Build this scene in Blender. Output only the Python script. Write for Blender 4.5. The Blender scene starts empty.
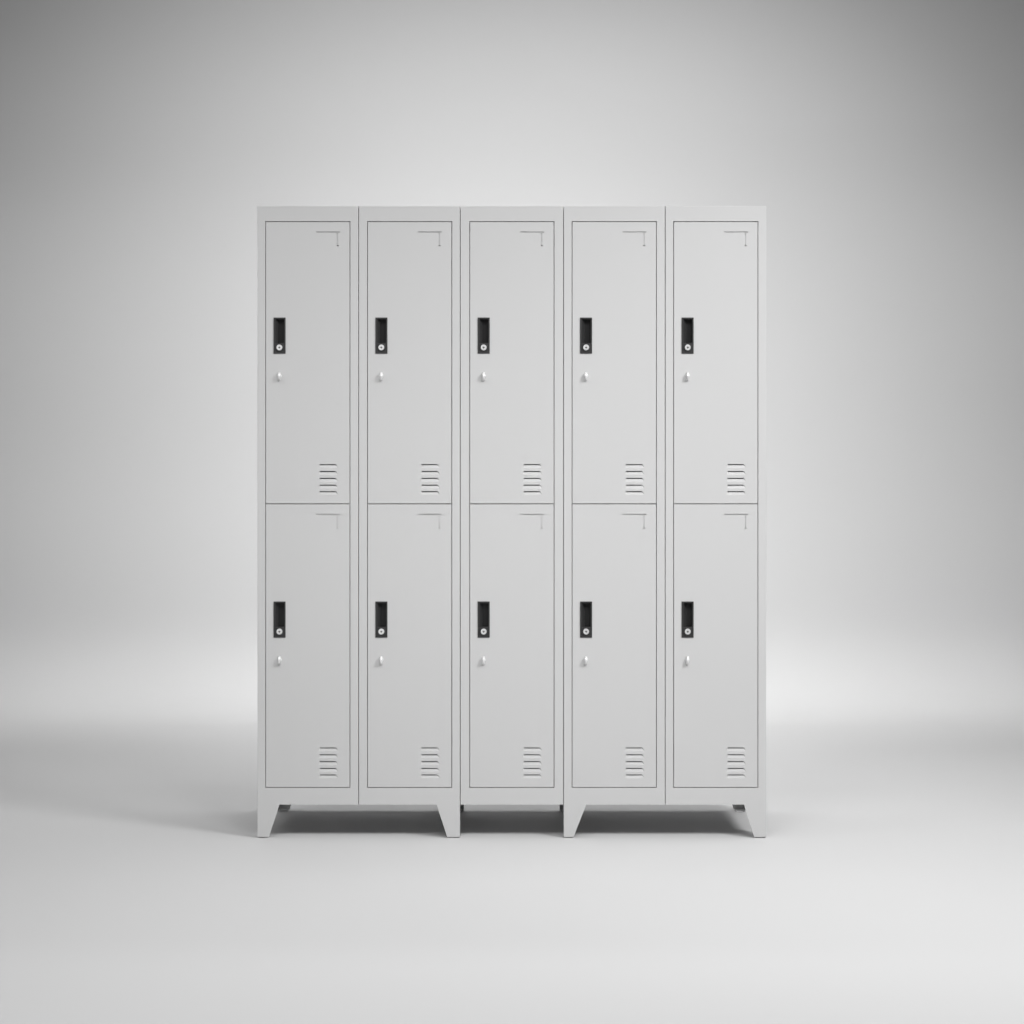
import bpy, bmesh, math
from mathutils import Vector

S = bpy.context.scene
C = S.collection
M = 1.85 / 632.0            # metres per picture pixel at the locker's front
FLOOR = 838.0
DEPTH = 0.45
CAMD = 4.84

def X(px): return (px - 512.0) * M
def Z(py): return (FLOOR - py) * M

# ------------------------------------------------------------------ materials
def material(name, color, rough=0.5, metal=0.0, bump=0.0, bscale=300.0, mottled=0.0, mscale=2.0, spec=0.5):
    m = bpy.data.materials.new(name); m.use_nodes = True
    nt = m.node_tree; b = nt.nodes['Principled BSDF']
    b.inputs['Base Color'].default_value = (*color, 1)
    b.inputs['Roughness'].default_value = rough
    b.inputs['Metallic'].default_value = metal
    b.inputs['Specular IOR Level'].default_value = spec
    tc = nt.nodes.new('ShaderNodeTexCoord')
    if mottled > 0:
        n = nt.nodes.new('ShaderNodeTexNoise'); n.inputs['Scale'].default_value = mscale
        n.inputs['Detail'].default_value = 5
        r = nt.nodes.new('ShaderNodeMapRange')
        r.inputs['To Min'].default_value = 1 - mottled; r.inputs['To Max'].default_value = 1 + mottled
        mx = nt.nodes.new('ShaderNodeVectorMath'); mx.operation = 'SCALE'
        mx.inputs[0].default_value = color
        nt.links.new(tc.outputs['Object'], n.inputs['Vector'])
        nt.links.new(n.outputs['Fac'], r.inputs['Value'])
        nt.links.new(r.outputs['Result'], mx.inputs['Scale'])
        nt.links.new(mx.outputs['Vector'], b.inputs['Base Color'])
    if bump > 0:
        n = nt.nodes.new('ShaderNodeTexNoise'); n.inputs['Scale'].default_value = bscale
        n.inputs['Detail'].default_value = 3
        bp = nt.nodes.new('ShaderNodeBump'); bp.inputs['Strength'].default_value = bump
        bp.inputs['Distance'].default_value = 0.0004
        nt.links.new(tc.outputs['Object'], n.inputs['Vector'])
        nt.links.new(n.outputs['Fac'], bp.inputs['Height'])
        nt.links.new(bp.outputs['Normal'], b.inputs['Normal'])
    return m

PAINT = material('light_grey_powder_coat', (0.55, 0.55, 0.55), 0.55, bump=0.15, bscale=350, mottled=0.012, mscale=3, spec=0.3)
BACK = material('matt_white_studio_paint', (0.50, 0.50, 0.501), 0.8, mottled=0.006, mscale=1.2, spec=0.2)
BLACK = material('black_plastic', (0.031, 0.031, 0.0315), 0.5, bump=0.1, bscale=900, mottled=0.05, mscale=40, spec=0.35)
CUP = material('black_cup_plastic', (0.023, 0.023, 0.0235), 0.6, mottled=0.05, mscale=40, spec=0.2)
CHROME = material('satin_chrome', (0.74, 0.74, 0.74), 0.42, metal=0.45, mottled=0.02, mscale=60)
BRIGHT = material('bright_nickel', (0.74, 0.74, 0.74), 0.32, metal=0.25, mottled=0.01, mscale=60)
KEYHOLE = material('keyhole_dark', (0.05, 0.05, 0.05), 0.6, mottled=0.05, mscale=60)

# ------------------------------------------------------------------ mesh helpers
def slab(bm, xs, zs, holes, y0, y1):
    """a plate in the XZ plane with rectangular holes, y0 = front, y1 = back"""
    xs = sorted(set(round(v, 6) for v in xs)); zs = sorted(set(round(v, 6) for v in zs))
    nx, nz = len(xs) - 1, len(zs) - 1
    def solid(i, j):
        if i < 0 or j < 0 or i >= nx or j >= nz: return False
        cx, cz = (xs[i] + xs[i+1]) / 2, (zs[j] + zs[j+1]) / 2
        return not any(a < cx < b and c < cz < d for a, b, c, d in holes)
    vc = {}
    def v(i, j, k):
        if (i, j, k) not in vc: vc[(i, j, k)] = bm.verts.new((xs[i], (y0, y1)[k], zs[j]))
        return vc[(i, j, k)]
    for i in range(nx):
        for j in range(nz):
            if not solid(i, j): continue
            bm.faces.new((v(i,j,0), v(i+1,j,0), v(i+1,j+1,0), v(i,j+1,0)))
            bm.faces.new((v(i,j,1), v(i,j+1,1), v(i+1,j+1,1), v(i+1,j,1)))
            if not solid(i-1, j): bm.faces.new((v(i,j,0), v(i,j+1,0), v(i,j+1,1), v(i,j,1)))
            if not solid(i+1, j): bm.faces.new((v(i+1,j,0), v(i+1,j,1), v(i+1,j+1,1), v(i+1,j+1,0)))
            if not solid(i, j-1): bm.faces.new((v(i,j,0), v(i,j,1), v(i+1,j,1), v(i+1,j,0)))
            if not solid(i, j+1): bm.faces.new((v(i,j+1,0), v(i+1,j+1,0), v(i+1,j+1,1), v(i,j+1,1)))

def box(bm, x0, x1, y0, y1, z0, z1):
    slab(bm, [x0, x1], [z0, z1], [], y0, y1)

def prism(bm, pts, y0, y1):
    """extrude an XZ outline from y0 to y1"""
    a = [bm.verts.new((x, y0, z)) for x, z in pts]; b = [bm.verts.new((x, y1, z)) for x, z in pts]
    n = len(pts)
    bm.faces.new(a); bm.faces.new(b[::-1])
    for i in range(n): bm.faces.new((a[i], b[i], b[(i+1) % n], a[(i+1) % n]))

def prism_x(bm, pts, x0, x1):
    a = [bm.verts.new((x0, y, z)) for y, z in pts]; b = [bm.verts.new((x1, y, z)) for y, z in pts]
    n = len(pts)
    bm.faces.new(a); bm.faces.new(b[::-1])
    for i in range(n): bm.faces.new((a[i], b[i], b[(i+1) % n], a[(i+1) % n]))

def lathe(bm, prof, cx, cz, n=32):
    """profile of (radius, y) turned about the Y axis through cx, cz"""
    rings = []
    for r, y in prof:
        if r < 1e-7: rings.append([bm.verts.new((cx, y, cz))])
        else: rings.append([bm.verts.new((cx + r*math.cos(2*math.pi*k/n), y, cz + r*math.sin(2*math.pi*k/n))) for k in range(n)])
    for a, b in zip(rings, rings[1:]):
        for k in range(n):
            q = (k + 1) % n
            if len(a) == 1: bm.faces.new((a[0], b[k], b[q]))
            elif len(b) == 1: bm.faces.new((a[k], b[0], a[q]))
            else: bm.faces.new((a[k], b[k], b[q], a[q]))

def tube(bm, path, rad, n=12):
    rings = []
    for i, p in enumerate(path):
        p = Vector(p)
        d = (Vector(path[min(i+1, len(path)-1)]) - Vector(path[max(i-1, 0)])).normalized()
        u = Vector((1, 0, 0)); w = d.cross(u).normalized()
        rings.append([bm.verts.new(p + rad*(math.cos(2*math.pi*k/n)*u + math.sin(2*math.pi*k/n)*w)) for k in range(n)])
    for a, b in zip(rings, rings[1:]):
        for k in range(n): bm.faces.new((a[k], a[(k+1) % n], b[(k+1) % n], b[k]))
    bm.faces.new(rings[0][::-1]); bm.faces.new(rings[-1])

def on_rim(p, q, y, xa, xb, za, zb):
    '''both ends on the same straight side of a rectangle in the front plane'''
    if abs(p.y-y) > 1e-5 or abs(q.y-y) > 1e-5: return False
    n = lambda u, v: v is not None and abs(u-v) < 2e-5
    inx = all(xa-2e-5 < r.x < xb+2e-5 for r in (p, q)); inz = za is None or all(za-2e-5 < r.z < zb+2e-5 for r in (p, q))
    return inx and inz and ((n(p.x, xa) and n(q.x, xa)) or (n(p.x, xb) and n(q.x, xb)) or (n(p.z, za) and n(q.z, za)) or (n(p.z, zb) and n(q.z, zb)))

def build(name, bm, mats, parent=None, bevel=0.0, smooth=False, segs=2, pick=None):
    bmesh.ops.recalc_face_normals(bm, faces=bm.faces)
    me = bpy.data.meshes.new(name); bm.to_mesh(me); bm.free()
    for m in (mats if isinstance(mats, (list, tuple)) else [mats]): me.materials.append(m)
    if smooth:
        for p in me.polygons: p.use_smooth = True
        me.set_sharp_from_angle(angle=math.radians(40))
    o = bpy.data.objects.new(name, me); C.objects.link(o)
    if parent: o.parent = parent
    if bevel > 0 and pick:
        at = me.attributes.new('bevel_weight_edge', 'FLOAT', 'EDGE')
        for e in me.edges:
            p, q = (me.vertices[v].co for v in e.vertices)
            at.data[e.index].value = 1.0 if pick(p, q) else 0.0
        b = o.modifiers.new('bevel', 'BEVEL'); b.width = bevel; b.segments = segs; b.limit_method = 'WEIGHT'
    elif bevel > 0:
        b = o.modifiers.new('bevel', 'BEVEL'); b.width = bevel; b.segments = segs
        b.limit_method = 'ANGLE'; b.angle_limit = math.radians(40)
    return o

# ------------------------------------------------------------------ the locker
root = bpy.data.objects.new('locker_bank', None); C.objects.link(root)
root.location = (0, 0, 0)
root['label'] = 'light grey steel locker bank with ten doors in five columns on tapered feet'
root['category'] = 'lockers'

edges = [257.5, 358.6, 460.2, 563.5, 665.2, 766.2]
door_x = [(c - 42.15, c + 42.15) for c in (307.75, 409.6, 511.85, 614.2, 715.75)]
TOP, BOT = 206.0, 804.6
DT, DM, DB = 221.6, 503.9, 787.6
G = 0.0009                   # half a gap
GH = 0.0003                  # the gaps above and below a door are a little wider
T = 0.0012                   # sheet steel

for i in range(5):
    x0 = X(edges[i]) + (0 if i == 0 else G); x1 = X(edges[i+1]) - (0 if i == 4 else G)
    z0, z1 = Z(BOT), Z(TOP)
    a, b = X(door_x[i][0]) - G, X(door_x[i][1]) + G
    c, d = Z(DB) - G, Z(DT) + G
    bm = bmesh.new()
    # one closed carcass: hollow front slab with the door opening, then the box behind
    slab(bm, [x0, a, b, x1], [z0, c, d, z1], [(a, b, c, d)], 0, 0.020)
    slab(bm, [x0, x0+T, x1-T, x1], [z0, z0+T, z1-T, z1], [(x0+T, x1-T, z0+T, z1-T)], 0.0201, DEPTH-0.002)
    box(bm, x0, x1, DEPTH-0.0019, DEPTH, z0, z1)
    box(bm, x0+T+0.0002, x1-T-0.0002, 0.0215, DEPTH-0.0025, Z(DM)-0.001, Z(DM)+0.001)      # fixed shelf between the two lockers
    build('locker_frame', bm, PAINT, root, bevel=0.0008,
          pick=lambda p, q: on_rim(p, q, 0, x0, x1, None, z1) or on_rim(p, q, 0, a, b, c, d))

# ---- one door, built about its lower left corner pixel; every copy is only shifted
DW = 84.3

def make_door(height_px, hx, hz, vx, vz, lx, lz, top):
    """local frame: x=0 left edge, z=0 at the door's top; offsets in px from the upper left corner"""
    m = M; g = G
    W = DW*m; H = height_px*m
    yb = 0.017
    L = lambda x: x*m
    D = lambda y: -y*m
    hole_h = (L(hx+.3), L(hx+11.7), D(hz+35.7), D(hz+.3))
    hole_v = (L(vx), L(vx+21), D(vz+33.0), D(vz))
    hole_l = (L(lx), L(lx+26), D(lz+17.0), D(lz))
    xs = [g, W-g]; zs = [-g-GH, -H+g+GH]
    for h in (hole_h, hole_v, hole_l): xs += h[:2]; zs += h[2:]
    door_bm = bmesh.new()
    slab(door_bm, xs, zs, (hole_h, hole_v, hole_l), 0, yb)
    door = build('door', door_bm, PAINT, root, bevel=0.0007, pick=lambda p, q: on_rim(p, q, 0, g, W-g, -H+g+GH, -g-GH))

    # --- vent: five louvres pressed inwards, each with a slit at its top
    bm = bmesh.new()
    X0, X1, Z0, Z1 = hole_v
    lines = [2.6, 9.45, 16.3, 23.1, 29.6]
    cur = Z1
    def q(*p): return bm.faces.new([bm.verts.new(t) for t in p])
    for k, ly in enumerate(lines):
        top_ = D(vz+ly-0.42); bot_ = D(vz+ly+3.4)
        xl, xr = L(vx+1.9), L(vx+18.2); xl2, xr2 = L(vx+1.3), L(vx+20.2)
        dp = 0.0020
        slit = top_ - 0.0031
        # flat strip above
        q((X0,0,cur),(X1,0,cur),(X1,0,top_),(X0,0,top_))
        # flats left and right of the louvre
        q((X0,0,top_),(xl,0,top_),(xl2,0,bot_),(X0,0,bot_))
        q((xr,0,top_),(X1,0,top_),(X1,0,bot_),(xr2,0,bot_),(xr+.0030,0,top_-.0034))
        # slit edge: soffit going deep
        q((xl,0,top_),(xr,0,top_),(xr,0.012,top_),(xl,0.012,top_))
        # sloping tongue from the slit out to the surface, cut back along its right end
        mx, mz = xr+.0030, top_-.0034
        q((xl+.001,dp,slit),(xr-.001,dp,slit),(xr2,0,bot_),(xl2,0,bot_))
        q((xr-.001,dp,slit),(mx-.0016,dp*.75,mz-.0008),(xr2,0,bot_))
        # end cheeks
        q((xl,0,top_),(xl2,0,bot_),(xl+.001,dp,slit))
        q((xr,0,top_),(mx,0,mz),(mx-.0016,dp*.75,mz-.0008),(xr-.001,dp,slit)); q((mx,0,mz),(xr2,0,bot_),(mx-.0016,dp*.75,mz-.0008))
        q((xl,0,top_),(xl+.001,dp,slit),(xl,0.012,top_)); q((xr,0,top_),(xr,0.012,top_),(xr-.001,dp,slit))
        # tongue's inner face turned back so the slit leads into a closed dark pocket
        q((xl+.001,dp,slit),(xr-.001,dp,slit),(xr-.001,0.012,slit-.004),(xl+.001,0.012,slit-.004))
        cur = bot_
    q((X0,0,cur),(X1,0,cur),(X1,0,Z0),(X0,0,Z0))
    bmesh.ops.remove_doubles(bm, verts=bm.verts, dist=1e-6)
    build('vent', bm, PAINT, door)

    # --- card holder: a shallow pressed pocket with a slot along its top and right
    bm = bmesh.new()
    X0, X1, Z0, Z1 = hole_l
    gx0, gx1 = L(lx+1), L(lx+24.6)
    gt, gb = D(lz+1.15), D(lz+2.45)
    rx0, rx1 = L(lx+21.5), L(lx+22.75)
    rb = D(lz+15.8)
    holes = [(gx0, gx1, gb, gt), (rx0, rx1, D(lz+14.9), D(lz+2.9)), (rx0, rx1+L(.8), rb, D(lz+14.9))]
    xs2, zs2 = [X0, X1], [Z0, Z1]
    for h in holes: xs2 += h[:2]; zs2 += h[2:]
    slab(bm, xs2, zs2, holes, 0, 0.006)
    box(bm, gx0-.001, gx1+.001, 0.0027, 0.005, gb-.0005, gt+.0005)
    box(bm, rx0-.001, rx1+.0001, 0.0018, 0.005, D(lz+14.9), D(lz+2.9))
    # backing stops the light
    box(bm, X0, X1, 0.0065, 0.0075, Z0, Z1)
    build('label_holder', bm, PAINT, door)

    # --- handle: black moulded finger cup
    bm = bmesh.new()
    a, b_, c, d = L(hx), L(hx+12), D(hz+36), D(hz)
    ca, cb, cc, cd = L(hx+1.7), L(hx+10.6), D(hz+25.6), D(hz+1.6)
    slab(bm, [a, ca, cb, b_], [c, cc, cd, d], [(ca, cb, cc, cd)], -0.0022, 0.0)
    slab(bm, [L(hx+.35), ca-.0001, cb+.0001, L(hx+11.65)], [D(hz+35.65), cc-.0001, cd+.0001, D(hz+.35)],
         [(ca-.0001, cb+.0001, cc-.0001, cd+.0001)], 0.0001, 0.0165)
    # slanted left cheek of the cup
    bx = [(ca, -0.0012), (L(hx+4.7), 0.0125), (ca, 0.0125)]
    lo = [bm.verts.new((x, y, cc)) for x, y in bx]; hi = [bm.verts.new((x, y, cd)) for x, y in bx]
    bm.faces.new(lo); bm.faces.new(hi[::-1])
    for k in range(3): bm.faces.new((lo[k], hi[k], hi[(k+1)%3], lo[(k+1)%3]))
    # boss rim round the lock
    lcx, lcz = L(hx+6.0), D(hz+30.0)
    lathe(bm, [(0.0125,-.0022),(0.0123,-.0038),(0.0114,-.0044),(0.0102,-.0040),(0.0098,-.0022)], lcx, lcz, 36)
    build('handle', bm, BLACK, door, bevel=0.0006)
    bm = bmesh.new()
    box(bm, ca, cb, 0.0130, 0.0160, cc, cd)
    build('finger_recess', bm, CUP, door)

    # --- lock cylinder with its key slot
    bm = bmesh.new()
    lathe(bm, [(0.0086,-.0022),(0.0086,-.0050),(0.0079,-.0058),(0.0060,-.0060),(0.0055,-.0052),(0.0030,-.0052),(0.0,-.0052)], lcx, lcz, 36)
    n0 = len(bm.faces)
    box(bm, lcx-.0030, lcx+.0030, -.0058, -.0050, lcz-.0009, lcz+.0009)
    box(bm, lcx-.0009, lcx+.0009, -.0060, -.0050, lcz-.0032, lcz+.0024)
    bm.faces.ensure_lookup_table()
    for f in bm.faces[n0:]: f.material_index = 1
    build('lock', bm, [CHROME, KEYHOLE], door, smooth=True)

    # --- padlock staple below the handle
    bm = bmesh.new()
    sx, sz = L(hx+5.9), D(hz+59.0)
    lathe(bm, [(0.0060,0.0),(0.0060,-.0014),(0.0052,-.0022),(0.0,-.0028)], sx, sz+.002, 28)
    path = [(sx, -0.001, sz+.0100)]
    for k in range(0, 13):
        t = math.pi*k/12
        path.append((sx - 0.0008*k/12, -0.003 - 0.0065*math.sin(t), sz + 0.0085*math.cos(t)))
    path.append((sx-.0008, -0.001, sz-.0095))
    tube(bm, path, 0.0040, 14)
    build('padlock_staple', bm, BRIGHT, door, smooth=True)
    return door

upper = make_door(DM-DT, 8.0, 96.0, 52.0, 240.4, 49.6, 8.8, DT)
upper.location = (X(door_x[0][0]), 0, Z(DT))
lower = make_door(DB-DM, 8.0, 97.6, 52.0, 241.4, 49.6, 8.8, DM)
lower.location = (X(door_x[0][0]), 0, Z(DM))
for src, z in ((upper, Z(DT)), (lower, Z(DM))):
    for i in range(1, 5):
        c = src.copy(); C.objects.link(c); c.parent = root
        c.location = (X((door_x[i][0]+door_x[i][1])/2 - DW/2), 0, z)
        for ch in list(src.children):
            k = ch.copy(); C.objects.link(k); k.parent = c

# ---- feet: tapered folded corner legs
def leg(ox, inx_top, inx_bot, rear):
    """ox = outer px, inner px at top and at the floor"""
    bm = bmesh.new()
    xo, xt, xb = X(ox), X(inx_top), X(inx_bot)
    sgn = 1 if xt > xo else -1
    zt, zm = Z(BOT), 0.0032
    t = 0.002
    f0, f1 = (DEPTH-t, DEPTH) if rear else (0.0, t)
    prism(bm, [(xo, zt), (xt, zt), (xb, zm), (xo, zm)], f0, f1)
    # side leaf
    dt, db = 0.066, 0.033
    if rear: pts = [(DEPTH-t-.0001, zt), (DEPTH-dt, zt), (DEPTH-db, zm), (DEPTH-t-.0001, zm)]
    else: pts = [(t+.0001, zt), (dt, zt), (db, zm), (t+.0001, zm)]
    prism_x(bm, pts, xo, xo+sgn*t)
    # foot pad
    y0, y1 = (DEPTH-0.03, DEPTH-0.001) if rear else (0.001, 0.03)
    xa, xc = sorted((xo+sgn*.001, xb-sgn*.001))
    box(bm, xa+.002, xc-.002, y0+.004, y1-.002, 0.0, 0.0031)
    build('leg', bm, PAINT, root)

for r in (False, True):
    leg(257.5, 279.4, 268.9, r)
    leg(459.8, 436.6, 447.2, r)
    leg(563.9, 586.3, 573.6, r)
    leg(766.2, 744.0, 754.2, r)

# ------------------------------------------------------------------ studio sweep
bm = bmesh.new()
prof = [(-9.0, 0.0)]
YS, R = 2.49, 0.90
prof.append((0.0, 0.0)); prof.append((YS, 0.0))
# the sweep eases from flat floor to upright wall: its slope angle follows a smooth step along the arc
n = 64; py_, pz_ = YS, 0.0
for k in range(n):
    u = (k + 0.5)/n; t = math.radians(90)*u*u*(3 - 2*u)
    py_ += R/n*math.cos(t); pz_ += R/n*math.sin(t)
    prof.append((py_, pz_))
WALL = py_
prof.append((WALL, 7.0))
a = [bm.verts.new((-8, y, z)) for y, z in prof]; b = [bm.verts.new((8, y, z)) for y, z in prof]
for i in range(len(prof)-1): bm.faces.new((a[i], b[i], b[i+1], a[i+1]))
sweep = build('backdrop', bm, BACK, smooth=True)
for p in sweep.data.polygons: p.use_smooth = True
sweep['kind'] = 'structure'

# ------------------------------------------------------------------ lamps
def area(name, loc, target, w, h, power, spread=180):
    l = bpy.data.lights.new(name, 'AREA'); l.shape = 'RECTANGLE'; l.size = w; l.size_y = h; l.energy = power
    l.spread = math.radians(spread)
    o = bpy.data.objects.new(name, l); C.objects.link(o); o.location = loc
    o.rotation_euler = (Vector(target)-Vector(loc)).to_track_quat('-Z', 'Y').to_euler(); return o
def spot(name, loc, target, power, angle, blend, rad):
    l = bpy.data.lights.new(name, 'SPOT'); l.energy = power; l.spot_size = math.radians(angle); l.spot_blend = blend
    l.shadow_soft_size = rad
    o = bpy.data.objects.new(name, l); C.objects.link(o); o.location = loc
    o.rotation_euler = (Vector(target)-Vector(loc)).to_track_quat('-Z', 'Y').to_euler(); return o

area('key_softbox', (2.5, -2, 3), (0.5, -1, 0), 1, 1, 57.4, 120)
area('front_softbox', (1, -3, 4.2), (0.4, 0, 1.1), 1, 1, 8.2, 60)
area('floor_softbox', (-0.8, -2.5, 3.2), (-0.8, -1.6, 0), 1.2, 1.2, 21.5, 110)
area('side_softbox', (3.395, -0.599, 3.293), (0, 0, 0.6), 1, 1, 6.0)
area('fill_softbox', (-2.243, -1.046, 2.875), (0, 0, 0.6), 1, 1, 16.0)
area('low_fill_softbox', (-1.5, -4.5, 1.3), (-0.3, 0, 1), 0.8, 0.8, 1.3, 40)
area('rim_softbox', (2.2, 0.4, 3.2), (0, 0.2, 0.3), 1, 1, 20.0)
area('left_rim_softbox', (-2.6, 0.2, 1.6), (0, 0.2, 0), 1, 1, 0.3, 90)
area('cove_strip', (0, 0.4, 3.6), (0, 2.885, 0.15), 6, 0.4, 6.0, 30)
area('backdrop_strip', (0, 1.2, 3.6), (0, 2.785, 0.15), 3, 0.3, 39.1)
area('high_strip', (0, 0.6, 4.2), (0, 2.785, 0.15), 3, 0.3, 14.8, 100)
area('wide_strip', (0, 1.2, 3.6), (0, 2.785, 0.15), 6, 0.3, 6.4)
area('wall_strip', (0, 1.2, 3.6), (0, 3.035, 1.2), 6, 0.3, 6.2, 50)
area('top_strip', (0, -0.3, 4.6), (0, 2.785, 0.15), 6, 0.3, 16.8, 100)
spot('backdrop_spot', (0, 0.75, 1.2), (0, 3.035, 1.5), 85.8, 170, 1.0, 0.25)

w = bpy.data.worlds.new('World'); S.world = w; w.use_nodes = True
w.node_tree.nodes['Background'].inputs['Color'].default_value = (1, 1, 1, 1)
w.node_tree.nodes['Background'].inputs['Strength'].default_value = 0.0

# ------------------------------------------------------------------ camera
cam = bpy.data.cameras.new('camera'); co = bpy.data.objects.new('camera', cam); C.objects.link(co)
co.location = (0, -CAMD, Z(512)); co.rotation_euler = (math.radians(90), 0, 0)
cam.sensor_width = 36; cam.lens = 36*CAMD/(1024*M); cam.clip_end = 100
S.camera = co
S.view_settings.view_transform = 'Standard'; S.view_settings.look = 'None'
S.view_settings.exposure = 0.02; S.view_settings.gamma = 1
